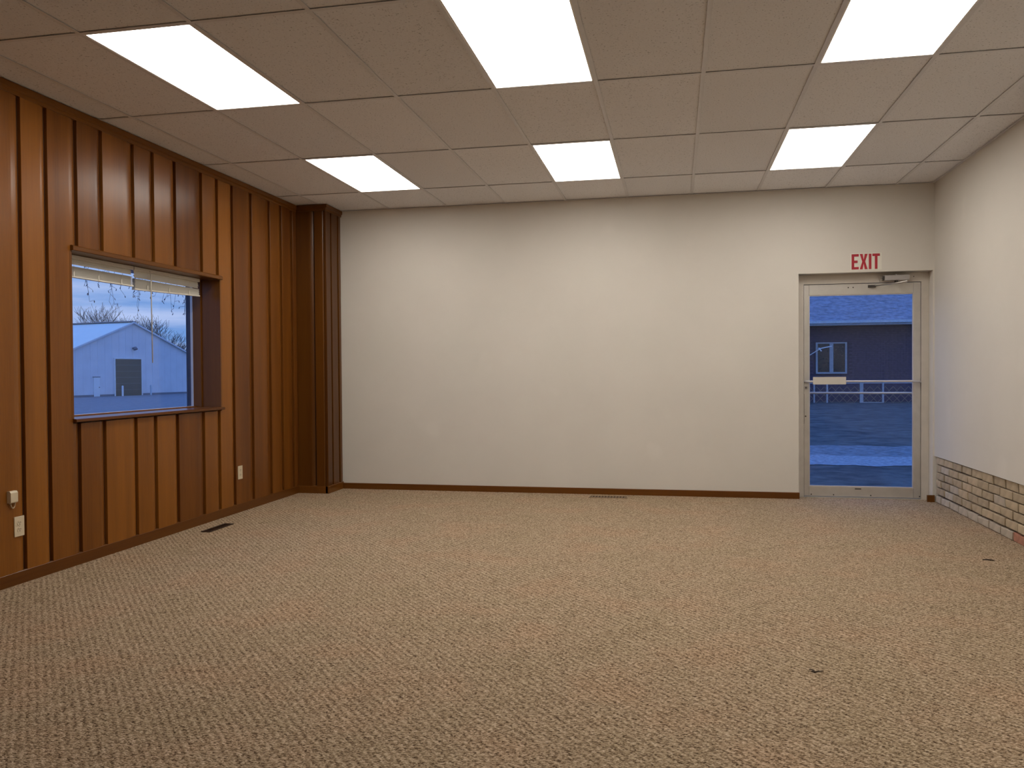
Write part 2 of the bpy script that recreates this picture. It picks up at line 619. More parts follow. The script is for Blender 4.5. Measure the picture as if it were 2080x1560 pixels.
def clip_profile(pts, s0, s1):
    """part of a profile between s0 and s1 (top outline is single valued in s)"""
    top = pts[1:-1]

    def h(s):
        for (a, da), (b, db) in zip(top, top[1:]):
            if a <= s <= b:
                return da + (db - da) * (s - a) / max(b - a, 1e-9)
        return top[-1][1] if s > top[-1][0] else top[0][1]
    mid = [(s, d) for s, d in top if s0 + 1e-6 < s < s1 - 1e-6]
    return [(s0, 0), (s0, h(s0))] + mid + [(s1, h(s1)), (s1, 0)]


BZ0, BZ1 = 0.03, ZC - 0.03
edges = [4.101, 4.305, 4.557, 4.793, 5.116, 5.340, 5.606, 5.958, 6.190, 6.425, 6.743, 7.076, 7.312, 7.537, 7.640]
yy = 4.101
pre = []
rw = random.Random(11)
while yy > YR:
    yy -= rw.choice((0.205, 0.235, 0.255, 0.32, 0.35))
    pre.append(yy)
edges = [e for e in reversed(pre) if e > YR] + edges
for a, b in zip(edges, edges[1:]):
    w = b - a
    prof = board_profile(w)
    mb = MB()
    place = lambda s, d, z, a=a: (XL + d, a + s, z)
    cuts = [a, b]
    for c in (WY0, WY1):
        if a + 0.01 < c < b - 0.01:
            cuts.append(c)
    cuts.sort()
    for c0, c1 in zip(cuts, cuts[1:]):
        s0, s1 = c0 - a, min(c1 - a, w - GR)
        if s1 - s0 < 0.004:
            continue
        p = clip_profile(prof, s0, s1)
        m = 0.5 * (c0 + c1)
        if WY0 < m < WY1:
            mb.prism(p, BZ0, WZ0 - 0.02, place)
            mb.prism(p, WZ1 + 0.02, BZ1, place)
        else:
            mb.prism(p, BZ0, BZ1, place)
    mb.build('board', 'panel_wood', wall_left, origin=(XL, a, 0))

# corner column clad in the same boards
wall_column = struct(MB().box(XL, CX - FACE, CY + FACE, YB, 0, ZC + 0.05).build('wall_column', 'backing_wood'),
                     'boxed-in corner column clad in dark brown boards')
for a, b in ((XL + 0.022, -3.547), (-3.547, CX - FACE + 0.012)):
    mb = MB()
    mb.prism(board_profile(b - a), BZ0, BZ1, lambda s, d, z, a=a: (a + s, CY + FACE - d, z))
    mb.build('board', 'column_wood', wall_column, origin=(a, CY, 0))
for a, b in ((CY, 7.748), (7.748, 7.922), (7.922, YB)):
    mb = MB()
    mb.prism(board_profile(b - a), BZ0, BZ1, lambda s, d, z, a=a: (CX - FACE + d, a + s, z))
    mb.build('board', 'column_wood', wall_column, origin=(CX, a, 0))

# baseboards
BH, BT = 0.072, 0.024


def base_profile(t, hgt):
    return [(0, 0), (t, 0), (t, hgt - 0.004), (t - 0.004, hgt), (0, hgt)]


mb = MB().prism(base_profile(BT, 0.075), YR, CY + 0.01, lambda u, v, w: (XL + u, w, v))
struct(mb.build('baseboard_left', 'trim_wood_y'), 'brown wooden baseboard under the panelled wall')
mb = MB().prism(base_profile(0.03, 0.075), XL + BT, CX - 0.008, lambda u, v, w: (w, CY + 0.028 - u, v))
mb.prism(base_profile(0.032, 0.075), CY - 0.002, YB, lambda u, v, w: (CX - 0.028 + u, w, v))
struct(mb.build('baseboard_column', 'trim_wood_y'), 'brown wooden baseboard around the corner column')
mb = MB().prism(base_profile(0.015, 0.060), CX + 0.004, DX0 + 0.004, lambda u, v, w: (w, YB - u, v))
struct(mb.build('baseboard_back', 'trim_wood_x'), 'low reddish brown baseboard along the white wall')
mb = MB().prism(base_profile(0.018, 0.062), 2.252, XR - 0.001, lambda u, v, w: (w, YB - u, v))
struct(mb.build('baseboard_right', 'column_wood'), 'short stub of brown baseboard between door and brick')

# crown trim where the panelling meets the ceiling
crown = [(0, 0), (0.026, 0), (0.026, 0.022), (0.038, 0.030), (0.038, 0.062), (0, 0.062)]
mb = MB().prism(crown, YR, CY + 0.005, lambda u, v, w: (XL + u, w, ZC - 0.062 + v))
struct(mb.build('trim_1', 'trim_wood_y'), 'brown wooden strip along the top of the panelled wall')
mb = MB().prism(crown, XL + 0.038, CX - 0.022, lambda u, v, w: (w, CY + 0.022 - u, ZC - 0.062 + v))
mb.prism(crown, CY - 0.016, YB, lambda u, v, w: (CX - 0.022 + u, w, ZC - 0.062 + v))
struct(mb.build('trim_2', 'trim_wood_y'), 'brown wooden strip along the top of the corner column')

# ------------------------------------------------------------------ ceiling: lay-in tiles on a T grid
ceiling = struct(MB().box(XL - 0.3, XR + 0.2, YR - 0.1, YB + 0.2, ZC + 0.12, ZC + 0.2).build('ceiling', 'plenum'),
                 'suspended ceiling of speckled off-white tiles in a thin grid')
xs = [XL] + [X0 + CW * i for i in range(10)] + [XR]
ys = [YB]
y = YA
while y > YR:
    ys.append(y)
    y -= RD
ys.append(YR)
LIGHT_CELLS = {(2, 1), (5, 1), (8, 1), (2, 3), (5, 3), (8, 3), (8, 5)}  # last cell: unseen extra lamp, added to lift the near floor
TW = 0.012
tile_cache = {}
for i in range(len(xs) - 1):
    for j in range(len(ys) - 1):
        if (i, j) in LIGHT_CELLS:
            continue
        x0, x1, y1, y0 = xs[i], xs[i + 1], ys[j], ys[j + 1]
        lx, ly = x1 - x0 - 0.004, y1 - y0 - 0.004
        key = (round(lx, 3), round(ly, 3))
        c = ((x0 + x1) / 2, (y0 + y1) / 2, ZC + 0.006)
        if key in tile_cache:
            o = bpy.data.objects.new('ceiling_tile', tile_cache[key])
            COL.objects.link(o)
            o.parent = ceiling
            o.location = c
        else:
            o = MB().box(c[0] - lx / 2, c[0] + lx / 2, c[1] - ly / 2, c[1] + ly / 2, c[2], c[2] + 0.016).build(
                'ceiling_tile', 'ceiling_tile', ceiling, origin=c)
            tile_cache[key] = o.data
        o.rotation_euler = (rng.uniform(-0.0008, 0.0008), rng.uniform(-0.0012, 0.0012), 0)


def tee(x0, x1, y0, y1, name):
    c = ((x0 + x1) / 2, (y0 + y1) / 2, ZC)
    m = MB().box(x0, x1, y0, y1, ZC, ZC + 0.0022)
    if x1 - x0 < y1 - y0:
        m.box(c[0] - 0.001, c[0] + 0.001, y0, y1, ZC + 0.002, ZC + 0.035)
    else:
        m.box(x0, x1, c[1] - 0.001, c[1] + 0.001, ZC + 0.002, ZC + 0.035)
    m.build(name, 'tee_paint', ceiling, origin=c)


for x in xs[1:-1]:
    tee(x - TW, x + TW, YR, YB, 'main_runner')
for yv in ys[1:-1]:
    for i in range(len(xs) - 1):
        a = xs[i] + (TW if i else 0)
        b = xs[i + 1] - (TW if i < len(xs) - 2 else 0)
        tee(a, b, yv - TW, yv + TW, 'cross_tee')
# wall angles
MB().box(CX, XR, YB - 0.018, YB, ZC - 0.001, ZC + 0.001).build('wall_angle', 'tee_paint', ceiling)
MB().box(XR - 0.018, XR, YR, YB - 0.018, ZC - 0.001, ZC + 0.001).build('wall_angle', 'tee_paint', ceiling)


# ================================================================== CEILING LIGHTS
def troffer(i, j, label):
    x0, x1, y1, y0 = xs[i], xs[i + 1], ys[j], ys[j + 1]
    cx, cy = (x0 + x1) / 2, (y0 + y1) / 2
    t = empty('ceiling_light', (cx, cy, ZC))
    tag(t, label, 'ceiling light', 'recessed fluorescent ceiling lights')
    hx, hy = (x1 - x0) / 2 - TW + 0.001, (y1 - y0) / 2 - TW + 0.001
    fw = 0.010
    m = MB()
    for (a, b, c, d) in ((-hx, hx, -hy, -hy + fw), (-hx, hx, hy - fw, hy), (-hx, -hx + fw, -hy + fw, hy - fw), (hx - fw, hx, -hy + fw, hy - fw)):
        m.box(a, b, c, d, 0.001, 0.012)
    m.build('lamp_frame', 'lamp_frame', t)
    MB().box(-hx + fw, hx - fw, -hy + fw, hy - fw, 0.004, 0.009).build('diffuser', 'lamp_lens', t)
    h = MB().box(-hx, hx, -hy, hy, 0.095, 0.10)
    h.box(-hx, -hx + 0.003, -hy, hy, 0.012, 0.095)
    h.box(hx - 0.003, hx, -hy, hy, 0.012, 0.095)
    h.box(-hx, hx, -hy, -hy + 0.003, 0.012, 0.095)
    h.box(-hx, hx, hy - 0.003, hy, 0.012, 0.095)
    h.build('housing', 'lamp_frame', t)
    return t


troffer(2, 3, 'near left ceiling light, the large panel above the wood panelled wall')
troffer(5, 3, 'near middle ceiling light panel, the largest one, at the top edge of the picture')
troffer(8, 3, 'near right ceiling light panel at the top edge of the picture')
troffer(8, 5, 'added ceiling light panel, unseen overhead on the right, brightening the near floor')  # made-up fixture out of view, added because the near carpet was too dark
troffer(2, 1, 'far left ceiling light panel, small, closest to the corner column')
troffer(5, 1, 'far middle ceiling light panel above the blank white wall')
troffer(8, 1, 'far right ceiling light panel, the small one nearest to the exit door')

# ================================================================== WINDOW
win = struct(empty('window_1', (0, 0, 0)), 'single pane window with deep brown wooden reveal')
XG = XL - 0.262
# sill, head and jambs
MB().prism([(-0.235, 0), (0.046, 0), (0.050, 0.004), (0.050, 0.018), (0.044, 0.022), (-0.235, 0.022)], WY0 - 0.005, WY1 + 0.010,
           lambda u, v, w: (XL + u, w, WZ0 - 0.012 + v)).build('window_sill', 'trim_wood_y', win, origin=(XL, WY0, WZ0))
MB().prism([(-0.235, 0.0), (0.040, 0.0), (0.044, 0.004), (0.044, 0.026), (0.036, 0.034), (-0.235, 0.034)], WY0 - 0.005, WY1 + 0.010,
           lambda u, v, w: (XL + u, w, WZ1 - 0.012 + v)).build('window_head', 'trim_wood_y', win, origin=(XL, WY0, WZ1))
MB().box(XL - 0.235, XL + FACE + 0.001, WY1 - 0.006, WY1 + 0.012, WZ0 + 0.01, WZ1 - 0.012).build('window_jamb', 'trim_wood_z', win, origin=(XL, WY1, WZ0))
MB().box(XL - 0.235, XL + FACE + 0.001, WY0 - 0.012, WY0 + 0.006, WZ0 + 0.01, WZ1 - 0.012).build('window_jamb', 'trim_wood_z', win, origin=(XL, WY0, WZ0))
# inner wooden stop around the glass
st = MB()
st.box(XL - 0.222, XL - 0.150, WY1 - 0.022, WY1 - 0.005, WZ0 + 0.010, WZ1 - 0.012)
st.box(XL - 0.222, XL - 0.150, WY0 + 0.005, WY0 + 0.022, WZ0 + 0.010, WZ1 - 0.012)
st.box(XL - 0.222, XL - 0.150, WY0 + 0.022, WY1 - 0.022, WZ1 - 0.028, WZ1 - 0.012)
st.box(XL - 0.222, XL - 0.190, WY0 + 0.022, WY1 - 0.022, WZ0 + 0.010, WZ0 + 0.018)
st.build('window_stop', 'trim_wood_z', win)
fr = MB()
for (a, b) in ((WY0 + 0.006, WY0 + 0.026), (WY1 - 0.026, WY1 - 0.006)):
    fr.box(XL - 0.243, XL - 0.222, a, b, WZ0 + 0.010, WZ1 - 0.012)
fr.box(XL - 0.243, XL - 0.222, WY0 + 0.03, WY1 - 0.03, WZ0 + 0.010, WZ0 + 0.020)
fr.box(XL - 0.243, XL - 0.222, WY0 + 0.03, WY1 - 0.03, WZ1 - 0.03, WZ1 - 0.012)
fr.build('glazing_bead', 'pale_metal', win)
fr = MB()
for (a, b) in ((WY0 + 0.002, WY0 + 0.024), (WY1 - 0.024, WY1 - 0.002)):
    fr.box(XL - 0.285, XL - 0.243, a, b, WZ0, WZ1)
fr.box(XL - 0.285, XL - 0.243, WY0 + 0.024, WY1 - 0.024, WZ0, WZ0 + 0.016)
fr.box(XL - 0.285, XL - 0.243, WY0 + 0.024, WY1 - 0.024, WZ1 - 0.03, WZ1)
fr.build('window_frame', 'dark_frame', win)
MB().box(XG - 0.003, XG + 0.003, WY0 + 0.02, WY1 - 0.02, WZ0 + 0.012, WZ1 - 0.025).build('glass_pane', 'window_glass', win)


# window blinds, both drawn up
def blind(y0, y1, zs_l, zs_r, wand_y, label, gaps):
    yc = (y0 + y1) / 2
    xb = XL - 0.105
    zt = WZ1 - 0.014
    t = empty('window_blind', (xb, yc, zt))
    tag(t, label, 'blind', 'raised mini blinds in the window')
    hl = (y1 - y0) / 2
    MB().prism([(-0.014, -0.026), (0.014, -0.026), (0.016, -0.022), (0.016, -0.002), (0.014, 0), (-0.014, 0)], -hl, hl,
               lambda u, v, w: (u, w, v)).build('headrail', 'blind_white', t)

    def zat(f, zl, zr):
        return zl + (zr - zl) * f
    m = MB()
    # loose slats under the headrail, then the tight stack above the bottom rail
    top_l, top_r = zs_l[0] - zt, zs_r[0] - zt
    bot_l, bot_r = zs_l[1] - zt, zs_r[1] - zt
    offs = [(-0.036 - 0.0165 * k, 0.9) for k in range(gaps)]
    n_st = 30
    for k in range(n_st):
        f = k / (n_st - 1)
        offs.append((None, f))
    for (o_, f) in offs:
        if o_ is not None:
            zl = zr = o_
        else:
            zl = top_l + (bot_l + 0.012 - top_l) * f
            zr = top_r + (bot_r + 0.012 - top_r) * f
        sh = random.uniform(-0.0012, 0.0012)
        e = random.uniform(-0.003, 0.003)
        # loose slats hang tilted nearly shut, stacked ones lie flat
        segs_ = ((-0.0125, -0.0012, 0.0, 0.0012), (0.0, 0.0012, 0.0125, -0.0016)) if o_ is None else ((-0.0035, 0.010, 0.001, 0.001), (0.001, 0.001, 0.0045, -0.010))
        for (u0, v0, u1, v1) in segs_:
            pts = []
            for (w, zz) in ((-hl + 0.008 + e, zl), (hl - 0.008 + e, zr)):
                pts += [(u0 + sh, w, zz + v0), (u1 + sh, w, zz + v1), (u1 + sh, w, zz + v1 + 0.0011), (u0 + sh, w, zz + v0 + 0.0011)]
            m.add(pts, [(0, 3, 2, 1), (4, 5, 6, 7), (0, 1, 5, 4), (1, 2, 6, 5), (2, 3, 7, 6), (3, 0, 4, 7)])
    sl = m.build('slat_stack', 'blind_white', t)
    sl['kind'] = 'stuff'
    pts = []
    for (w, zz) in ((-hl + 0.004, bot_l), (hl + 0.004, bot_r)):
        pts += [(-0.013, w, zz), (0.014, w, zz), (0.014, w, zz + 0.010), (-0.013, w, zz + 0.010)]
    MB().add(pts, [(0, 3, 2, 1), (4, 5, 6, 7), (0, 1, 5, 4), (1, 2, 6, 5), (2, 3, 7, 6), (3, 0, 4, 7)]).build('bottom_rail', 'blind_white', t, bevel=0.002)
    for f in (0.18, 0.5, 0.82):
        w = -hl + 2 * hl * f
        zb = bot_l + (bot_r - bot_l) * f
        MB().box(0.0145, 0.0165, w - 0.006, w + 0.006, zb + 0.002, zb + 0.040).build('ladder_tape', 'blind_white', t)
        MB().tube([(0.015, w, -0.02), (0.0155, w, zb + 0.01)], 0.0009, 5).build('lift_cord', 'blind_white', t)
    if wand_y is not None:
        MB().tube([(0.020, wand_y - yc, -0.018), (0.026, wand_y - yc, -0.05), (0.028, wand_y - yc + 0.004, -0.70)], [0.003, 0.0042, 0.0042], 8).build('wand', 'blind_white', t, smooth=True)
        MB().tube([(0.014, wand_y - yc, -0.012), (0.022, wand_y - yc, -0.020)], 0.003, 6).build('wand_hook', 'steel', t)
    return t


blind(WY0 + 0.028, 5.246, (1.925, 1.853), (1.925, 1.853), None, 'left of the two raised white mini blinds, without a wand', 2)
blind(5.258, 6.085, (1.915, 1.832), (1.915, 1.856), 5.43, 'right of the two raised white mini blinds, with a hanging wand', 3)

# ================================================================== EXIT DOOR
door = struct(empty('door_1', (0, 0, 0)), 'glazed aluminium exit door in a shallow painted recess')
YF = YB + 0.11
JX0, JX1, JZ = 1.201, 2.236, 2.022
f = MB()
f.box(DX0 + 0.002, JX0, YF, YB + 0.19, 0, DZ1 - 0.002)
f.box(JX1, DX1 - 0.002, YF, YB + 0.19, 0, DZ1 - 0.002)
f.box(JX0, JX1, YF, YB + 0.19, JZ, DZ1 - 0.002)
f.build('door_frame', 'frame_paint', door)
MB().box(JX0, JX1, YF - 0.01, YB + 0.19, 0.0, 0.008).build('threshold', 'aluminium', door)
g = 0.004
SX0, SX1 = 1.250, 2.172
GZ0, GZ1 = 0.108, 1.918
YL = YF + 0.012
MB().box(JX0 + g, SX0, YL, YL + 0.044, 0.012, JZ - g).build('door_stile', 'aluminium', door, bevel=0.002)
MB().box(SX1, JX1 - g, YL, YL + 0.044, 0.012, JZ - g).build('door_stile', 'aluminium', door, bevel=0.002)
MB().box(SX0 + 0.001, SX1 - 0.001, YL + 0.0005, YL + 0.0435, GZ1, JZ - g).build('door_rail', 'aluminium', door, bevel=0.002)
br = MB().box(SX0 + 0.001, SX1 - 0.001, YL + 0.0005, YL + 0.0435, 0.012, GZ0 - 0.004).build('door_rail', 'aluminium', door, bevel=0.002)
MB().box(1.66, 1.716, YL - 0.001, YL + 0.001, 0.082, 0.092).build('nameplate', 'dark_metal', br)
gb = MB()
gb.box(SX0, SX0 + 0.008, YL + 0.006, YL + 0.018, GZ0 - 0.004, GZ1)
gb.box(SX1 - 0.008, SX1, YL + 0.006, YL + 0.018, GZ0 - 0.004, GZ1)
gb.box(SX0 + 0.008, SX1 - 0.008, YL + 0.006, YL + 0.018, GZ1 - 0.008, GZ1)
gb.box(SX0 + 0.008, SX1 - 0.008, YL + 0.004, YL + 0.018, GZ0 - 0.004, GZ0 + 0.005)
gb.build('glazing_bead', 'pale_metal', door)
MB().box(SX0 + 0.002, SX1 - 0.002, YL + 0.019, YL + 0.025, GZ0, GZ1 - 0.002).build('glass_pane', 'door_glass', door)
# inside push bar with its flat push plate
pb = MB().tube([(JX0 + 0.008, YL - 0.004, 1.100), (JX0 + 0.03, YL - 0.030, 1.101), (1.30, YL - 0.040, 1.102), (2.15, YL - 0.040, 1.102), (2.20, YL - 0.030, 1.096), (2.232, YL - 0.004, 1.093)], 0.0105, 10).build('push_bar', 'pale_metal', door, smooth=True)
MB().box(1.277, 1.572, YL - 0.056, YL - 0.050, 1.074, 1.144).build('push_plate', 'plate_paint', pb, bevel=0.001)
# outside pull bar seen through the glass
MB().tube([(SX0 + 0.01, YL + 0.05, 0.99), (1.27, YL + 0.085, 0.99), (2.16, YL + 0.085, 0.988), (2.17, YL + 0.05, 0.988)], 0.011, 8).build('outside_pull_bar', 'pale_metal', door, smooth=True)
MB().tube([(1.262, YL + 0.07, 1.08), (1.262, YL + 0.07, 0.86)], 0.008, 8).build('outside_handle', 'pale_metal', door, smooth=True)
lk = MB().tube([(1.221, YL + 0.002, 1.042), (1.221, YL - 0.010, 1.042)], 0.019, 16).build('lock_cylinder', 'closer_metal', door)
MB().tube([(1.221, YL - 0.008, 1.042), (1.221, YL - 0.0115, 1.042)], 0.008, 12).build('keyway', 'dark_metal', lk)
MB().tube([(1.219, YL + 0.002, 0.771), (1.219, YL - 0.004, 0.771)], 0.007, 10).build('thumb_turn', 'dark_metal', door)
MB().box(1.2035, 1.2065, YL - 0.001, YL + 0.002, 0.70, 0.985).build('lock_faceplate', 'dark_metal', door)
for sx in (1.27, 1.47, 1.80, 2.225):
    MB().tube([(sx, YL + 0.002, 0.028), (sx, YL - 0.002, 0.028)], 0.006, 8).build('screw', 'dark_metal', door)
for sx in (1.602, 1.645):
    MB().tube([(sx, YL + 0.002, 1.983), (sx, YL - 0.001, 1.983)], 0.006, 8).build('screw_hole', 'dark_metal', door)
# overhead closer
cl = MB().box(1.905, 2.115, YF - 0.075, YF - 0.010, 2.034, 2.080).build('door_closer', 'closer_metal', door, bevel=0.004)
MB().box(1.893, 1.906, YF - 0.054, YF - 0.014, 2.038, 2.076).build('end_cap', 'dark_metal', cl, bevel=0.003)
for dz in (2.048, 2.066):
    MB().tube([(1.893, YF - 0.036, dz), (1.876, YF - 0.036, dz)], 0.006, 8).build('valve_screw', 'steel', cl)
MB().box(1.875, 2.15, YF - 0.012, YF, 2.030, 2.084).build('mounting_plate', 'frame_paint', cl)
MB().tube([(2.01, YF - 0.034, 2.078), (2.01, YF - 0.034, 2.090)], 0.012, 10).build('pinion_cap', 'steel', cl)
MB().tube([(2.01, YF - 0.034, 2.038), (2.01, YF - 0.034, 2.010)], 0.014, 10).build('pinion', 'dark_metal', cl)
arm = MB().tube([(2.01, YF - 0.034, 2.014), (2.03, YF - 0.055, 2.010), (2.045, YF - 0.26, 2.006)], [0.011, 0.009, 0.007], 8).build('closer_arm', 'steel', cl, smooth=True)
MB().tube([(2.045, YF - 0.265, 2.000), (1.96, YF - 0.15, 1.996), (1.83, YF - 0.020, 1.990)], 0.006, 8).build('closer_forearm', 'steel', cl, smooth=True)
MB().box(1.775, 1.84, YL - 0.026, YL, 1.978, 2.000).build('arm_shoe', 'dark_metal', cl, bevel=0.002)
MB().tube([(2.17, YF + 0.001, 2.070), (2.17, YF - 0.002, 2.070)], 0.005, 8).build('screw_hole', 'dark_metal', door)

# ================================================================== EXIT SIGN
SGX, SGZ = 1.7275, 2.2075
sign = empty('exit_sign', (SGX, YB - 0.003, SGZ))
tag(sign, 'white EXIT sign with red letters on the wall above the door', 'sign')
MB().box(-0.133, 0.139, 0.0, 0.003, -0.078, 0.078).build('sign_panel', 'sign_white', sign)
LH, LT = 0.0705, 0.0225


def letter(polys):
    m = MB()
    for p in polys:
        m.prism(p, -0.002, 0.0002, lambda u, v, w: (u, w, v))
    return m.build('letter', 'sign_red', sign)


def R4(x0, x1, z0, z1):
    return [(x0, z0), (x1, z0), (x1, z1), (x0, z1)]


ex0 = -0.121
letter([R4(ex0, ex0 + LT, -LH, LH), R4(ex0 + LT, ex0 + 0.062, LH - LT, LH), R4(ex0 + LT, ex0 + 0.052, -LT / 2, LT / 2), R4(ex0 + LT, ex0 + 0.062, -LH, -LH + LT)])
xx0, xx1 = -0.050, 0.018
xm = (xx0 + xx1) / 2
letter([[(xx0, -LH), (xx0 + 0.0245, -LH), (xm, -0.018), (xx1 - 0.0245, -LH), (xx1, -LH), (xm + 0.0125, 0.0), (xx1, LH), (xx1 - 0.0245, LH), (xm, 0.018), (xx0 + 0.0245, LH), (xx0, LH), (xm - 0.0125, 0.0)]])
letter([R4(0.028, 0.028 + LT, -LH, LH)])
tx0, tx1 = 0.059, 0.124
tm = (tx0 + tx1) / 2
letter([[(tm - LT / 2, -LH), (tm + LT / 2, -LH), (tm + LT / 2, LH - LT), (tx1, LH - LT), (tx1, LH), (tx0, LH), (tx0, LH - LT), (tm - LT / 2, LH - LT)]])


# ================================================================== OUTLETS AND JACK
def outlet(y, z, label, vis):
    t = empty('wall_outlet', (XL + FACE, y, z))
    tag(t, label, 'outlet')
    MB().box(0, 0.006, -0.036, 0.036, -0.058, 0.058).build('cover_plate', 'ivory_plastic', t, bevel=0.002)
    for s in (-1, 1):
        zc = s * 0.0195
        poly = [(0.0165 * math.cos(a), max(-0.0135, min(0.0135, 0.0175 * math.sin(a))) + zc) for a in [k * PI / 8 for k in range(16)]]
        r = MB().prism(poly, 0.005, 0.0078, lambda u, v, w: (w, u, v)).build('receptacle', 'ivory_plastic', t)
        MB().box(0.0074, 0.0082, -0.0075, -0.0045, zc - 0.001, zc + 0.008).build('slot', 'dark_hole', r)
        MB().box(0.0074, 0.0082, 0.0045, 0.0075, zc - 0.001, zc + 0.007).build('slot', 'dark_hole', r)
        MB().tube([(0.0074, 0, zc - 0.0075), (0.0082, 0, zc - 0.0075)], 0.0028, 8).build('slot', 'dark_hole', r)
    MB().tube([(0.0055, 0, 0), (0.0072, 0, 0)], 0.003, 8).build('screw', 'steel', t)
    return t


outlet(4.040, 0.338, 'ivory wall outlet below the small jack box at the left edge', True)
outlet(6.484, 0.348, 'ivory wall outlet on the panelling right of the window', True)
t = empty('phone_jack', (XL + FACE, 3.985, 0.517))
tag(t, 'small pale jack box with a looped cable above the left outlet', 'phone jack')
MB().prism([(0, -0.034), (0.022, -0.034), (0.026, -0.028), (0.026, 0.024), (0.018, 0.034), (0, 0.034)], -0.026, 0.026,
           lambda u, v, w: (u, w, v)).build('jack_cover', 'ivory_plastic', t)
loop = [(0.010, 0.006 + 0.016 * math.cos(a), -0.034 + 0.030 * min(0, math.sin(a)) - 0.002) for a in [PI * (1 + k / 8) for k in range(9)]]
loop = [(0.004, -0.016, -0.040)] + loop + [(0.012, 0.022, -0.030)]
MB().tube(loop, 0.0028, 6).build('cable', 'ivory_plastic', t, smooth=True)


# ================================================================== FLOOR REGISTERS
def register(x0, x1, y0, y1, mat, label, slats_along_y):
    t = empty('floor_register', ((x0 + x1) / 2, (y0 + y1) / 2, 0))
    tag(t, label, 'floor vent')
    hx, hy = (x1 - x0) / 2, (y1 - y0) / 2
    bw = 0.012
    m = MB()
    for (a, b, c, d) in ((-hx, hx, -hy, -hy + bw), (-hx, hx, hy - bw, hy), (-hx, -hx + bw, -hy + bw, hy - bw), (hx - bw, hx, -hy + bw, hy - bw)):
        m.box(a, b, c, d, 0.0003, 0.006)
    m.build('register_frame', mat, t)
    MB().box(-hx + 0.004, hx - 0.004, -hy + 0.004, hy - 0.004, 0.0002, 0.0012).build('duct_opening', 'dark_hole', t)
    n = 12
    ln = hy if slats_along_y else hx
    for k in range(n):
        p = -ln + bw + (2 * ln - 2 * bw) * (k + 0.5) / n
        if slats_along_y:
            MB().box(-hx + bw, hx - bw, p - 0.004, p + 0.004, 0.0013, 0.0048).build('louver', mat, t)
        else:
            MB().box(p - 0.004, p + 0.004, -hy + bw, hy - bw, 0.0013, 0.0048).build('louver', mat, t)
    return t


register(-3.575, -3.495, 5.610, 5.952, 'vent_brown', 'dark brown floor vent beside the panelled wall below the window', True)
register(-0.815, -0.447, 7.752, 7.862, 'vent_tan', 'tan floor vent against the baseboard of the white wall', False)

# debris on the carpet
m = MB()
path = [(1.905, 5.60), (1.925, 5.612), (1.945, 5.613), (1.962, 5.604), (1.972, 5.588)]
wd = [0.001, 0.006, 0.010, 0.008, 0.001]
for (a, wa), (b, wb) in zip(zip(path, wd), list(zip(path, wd))[1:]):
    vs = []
    for (p, w_) in ((a, wa), (b, wb)):
        vs += [(p[0], p[1] - w_, 0.001), (p[0], p[1] + w_, 0.004), (p[0], p[1] + w_, 0.006), (p[0], p[1] - w_, 0.003 + w_ * 0.4)]
    m.add(vs, [(0, 3, 2, 1), (4, 5, 6, 7), (0, 1, 5, 4), (1, 2, 6, 5), (2, 3, 7, 6), (3, 0, 4, 7)])
tag(m.build('dry_leaf', 'leaf_brown', origin=(1.94, 5.605, 0)), 'dark curled dry leaf on the carpet near the brick wall', 'leaf')
m = MB()
m.tube([(0.535, 3.415, 0.004), (0.548, 3.408, 0.004), (0.560, 3.414, 0.005), (0.582, 3.424, 0.004)], [0.0025, 0.003, 0.0025, 0.0015], 6)
m.tube([(0.548, 3.408, 0.004), (0.540, 3.430, 0.004), (0.528, 3.436, 0.003)], [0.0025, 0.002, 0.0015], 6)
tag(m.build('broken_twig', 'leaf_brown', origin=(0.555, 3.413, 0)), 'tiny brown broken twig on the carpet at the lower right', 'twig')


# ================================================================== OUTDOORS
def gz(x, y):
    """ground height: level near the building, falling gently away to the west"""
    f = min(1.0, max(0.0, (-5.0 - x) / 50.0))
    return -0.15 - 1.07 * (f * f * (3 - 2 * f))


def patch(name, mat, x0, x1, y0, y1, nx, ny, lift, label):
    vs, fs = [], []
    for j in range(ny + 1):
        for i in range(nx + 1):
            x = x0 + (x1 - x0) * i / nx
            y = y0 + (y1 - y0) * j / ny
            vs.append((x, y, gz(x, y) + lift))
    for j in range(ny):
        for i in range(nx):
            a = j * (nx + 1) + i
            fs.append((a, a + 1, a + nx + 2, a + nx + 1))
    o = MB().add(vs, fs).build(name, mat)
    return struct(o, label)


patch('lawn', 'lawn', -320, 120, -60, 330, 110, 20, 0.0, 'dark winter lawn around the building')
patch('parking_lot', 'asphalt', -70, -6.0, 10, 140, 60, 20, 0.02, 'pale paved yard in front of the metal barn')


def ragged(name, mat, x0, x1, y0, y1, lift, seed, label):
    rg = random.Random(seed)
    n = 260
    vs, fs = [], []
    for i in range(n + 1):
        x = x0 + (x1 - x0) * i / n
        a, b = y0 + rg.uniform(-0.13, 0.13), y1 + rg.uniform(-0.16, 0.16)
        vs += [(x, a, gz(x, a) + lift), (x, b, gz(x, b) + lift)]
        if i:
            k = 2 * i
            fs.append((k - 2, k, k + 1, k - 1))
    return struct(MB().add(vs, fs).build(name, mat), label)


ragged('gravel_verge', 'verge', -5.0, 60, 12.9, 15.3, 0.004, 1, 'worn gravelly verge beyond the lane outside the door')
ragged('gravel_lane', 'gravel', -5.0, 60, 12.1, 13.5, 0.008, 2, 'pale gravel lane crossing the lawn outside the door')

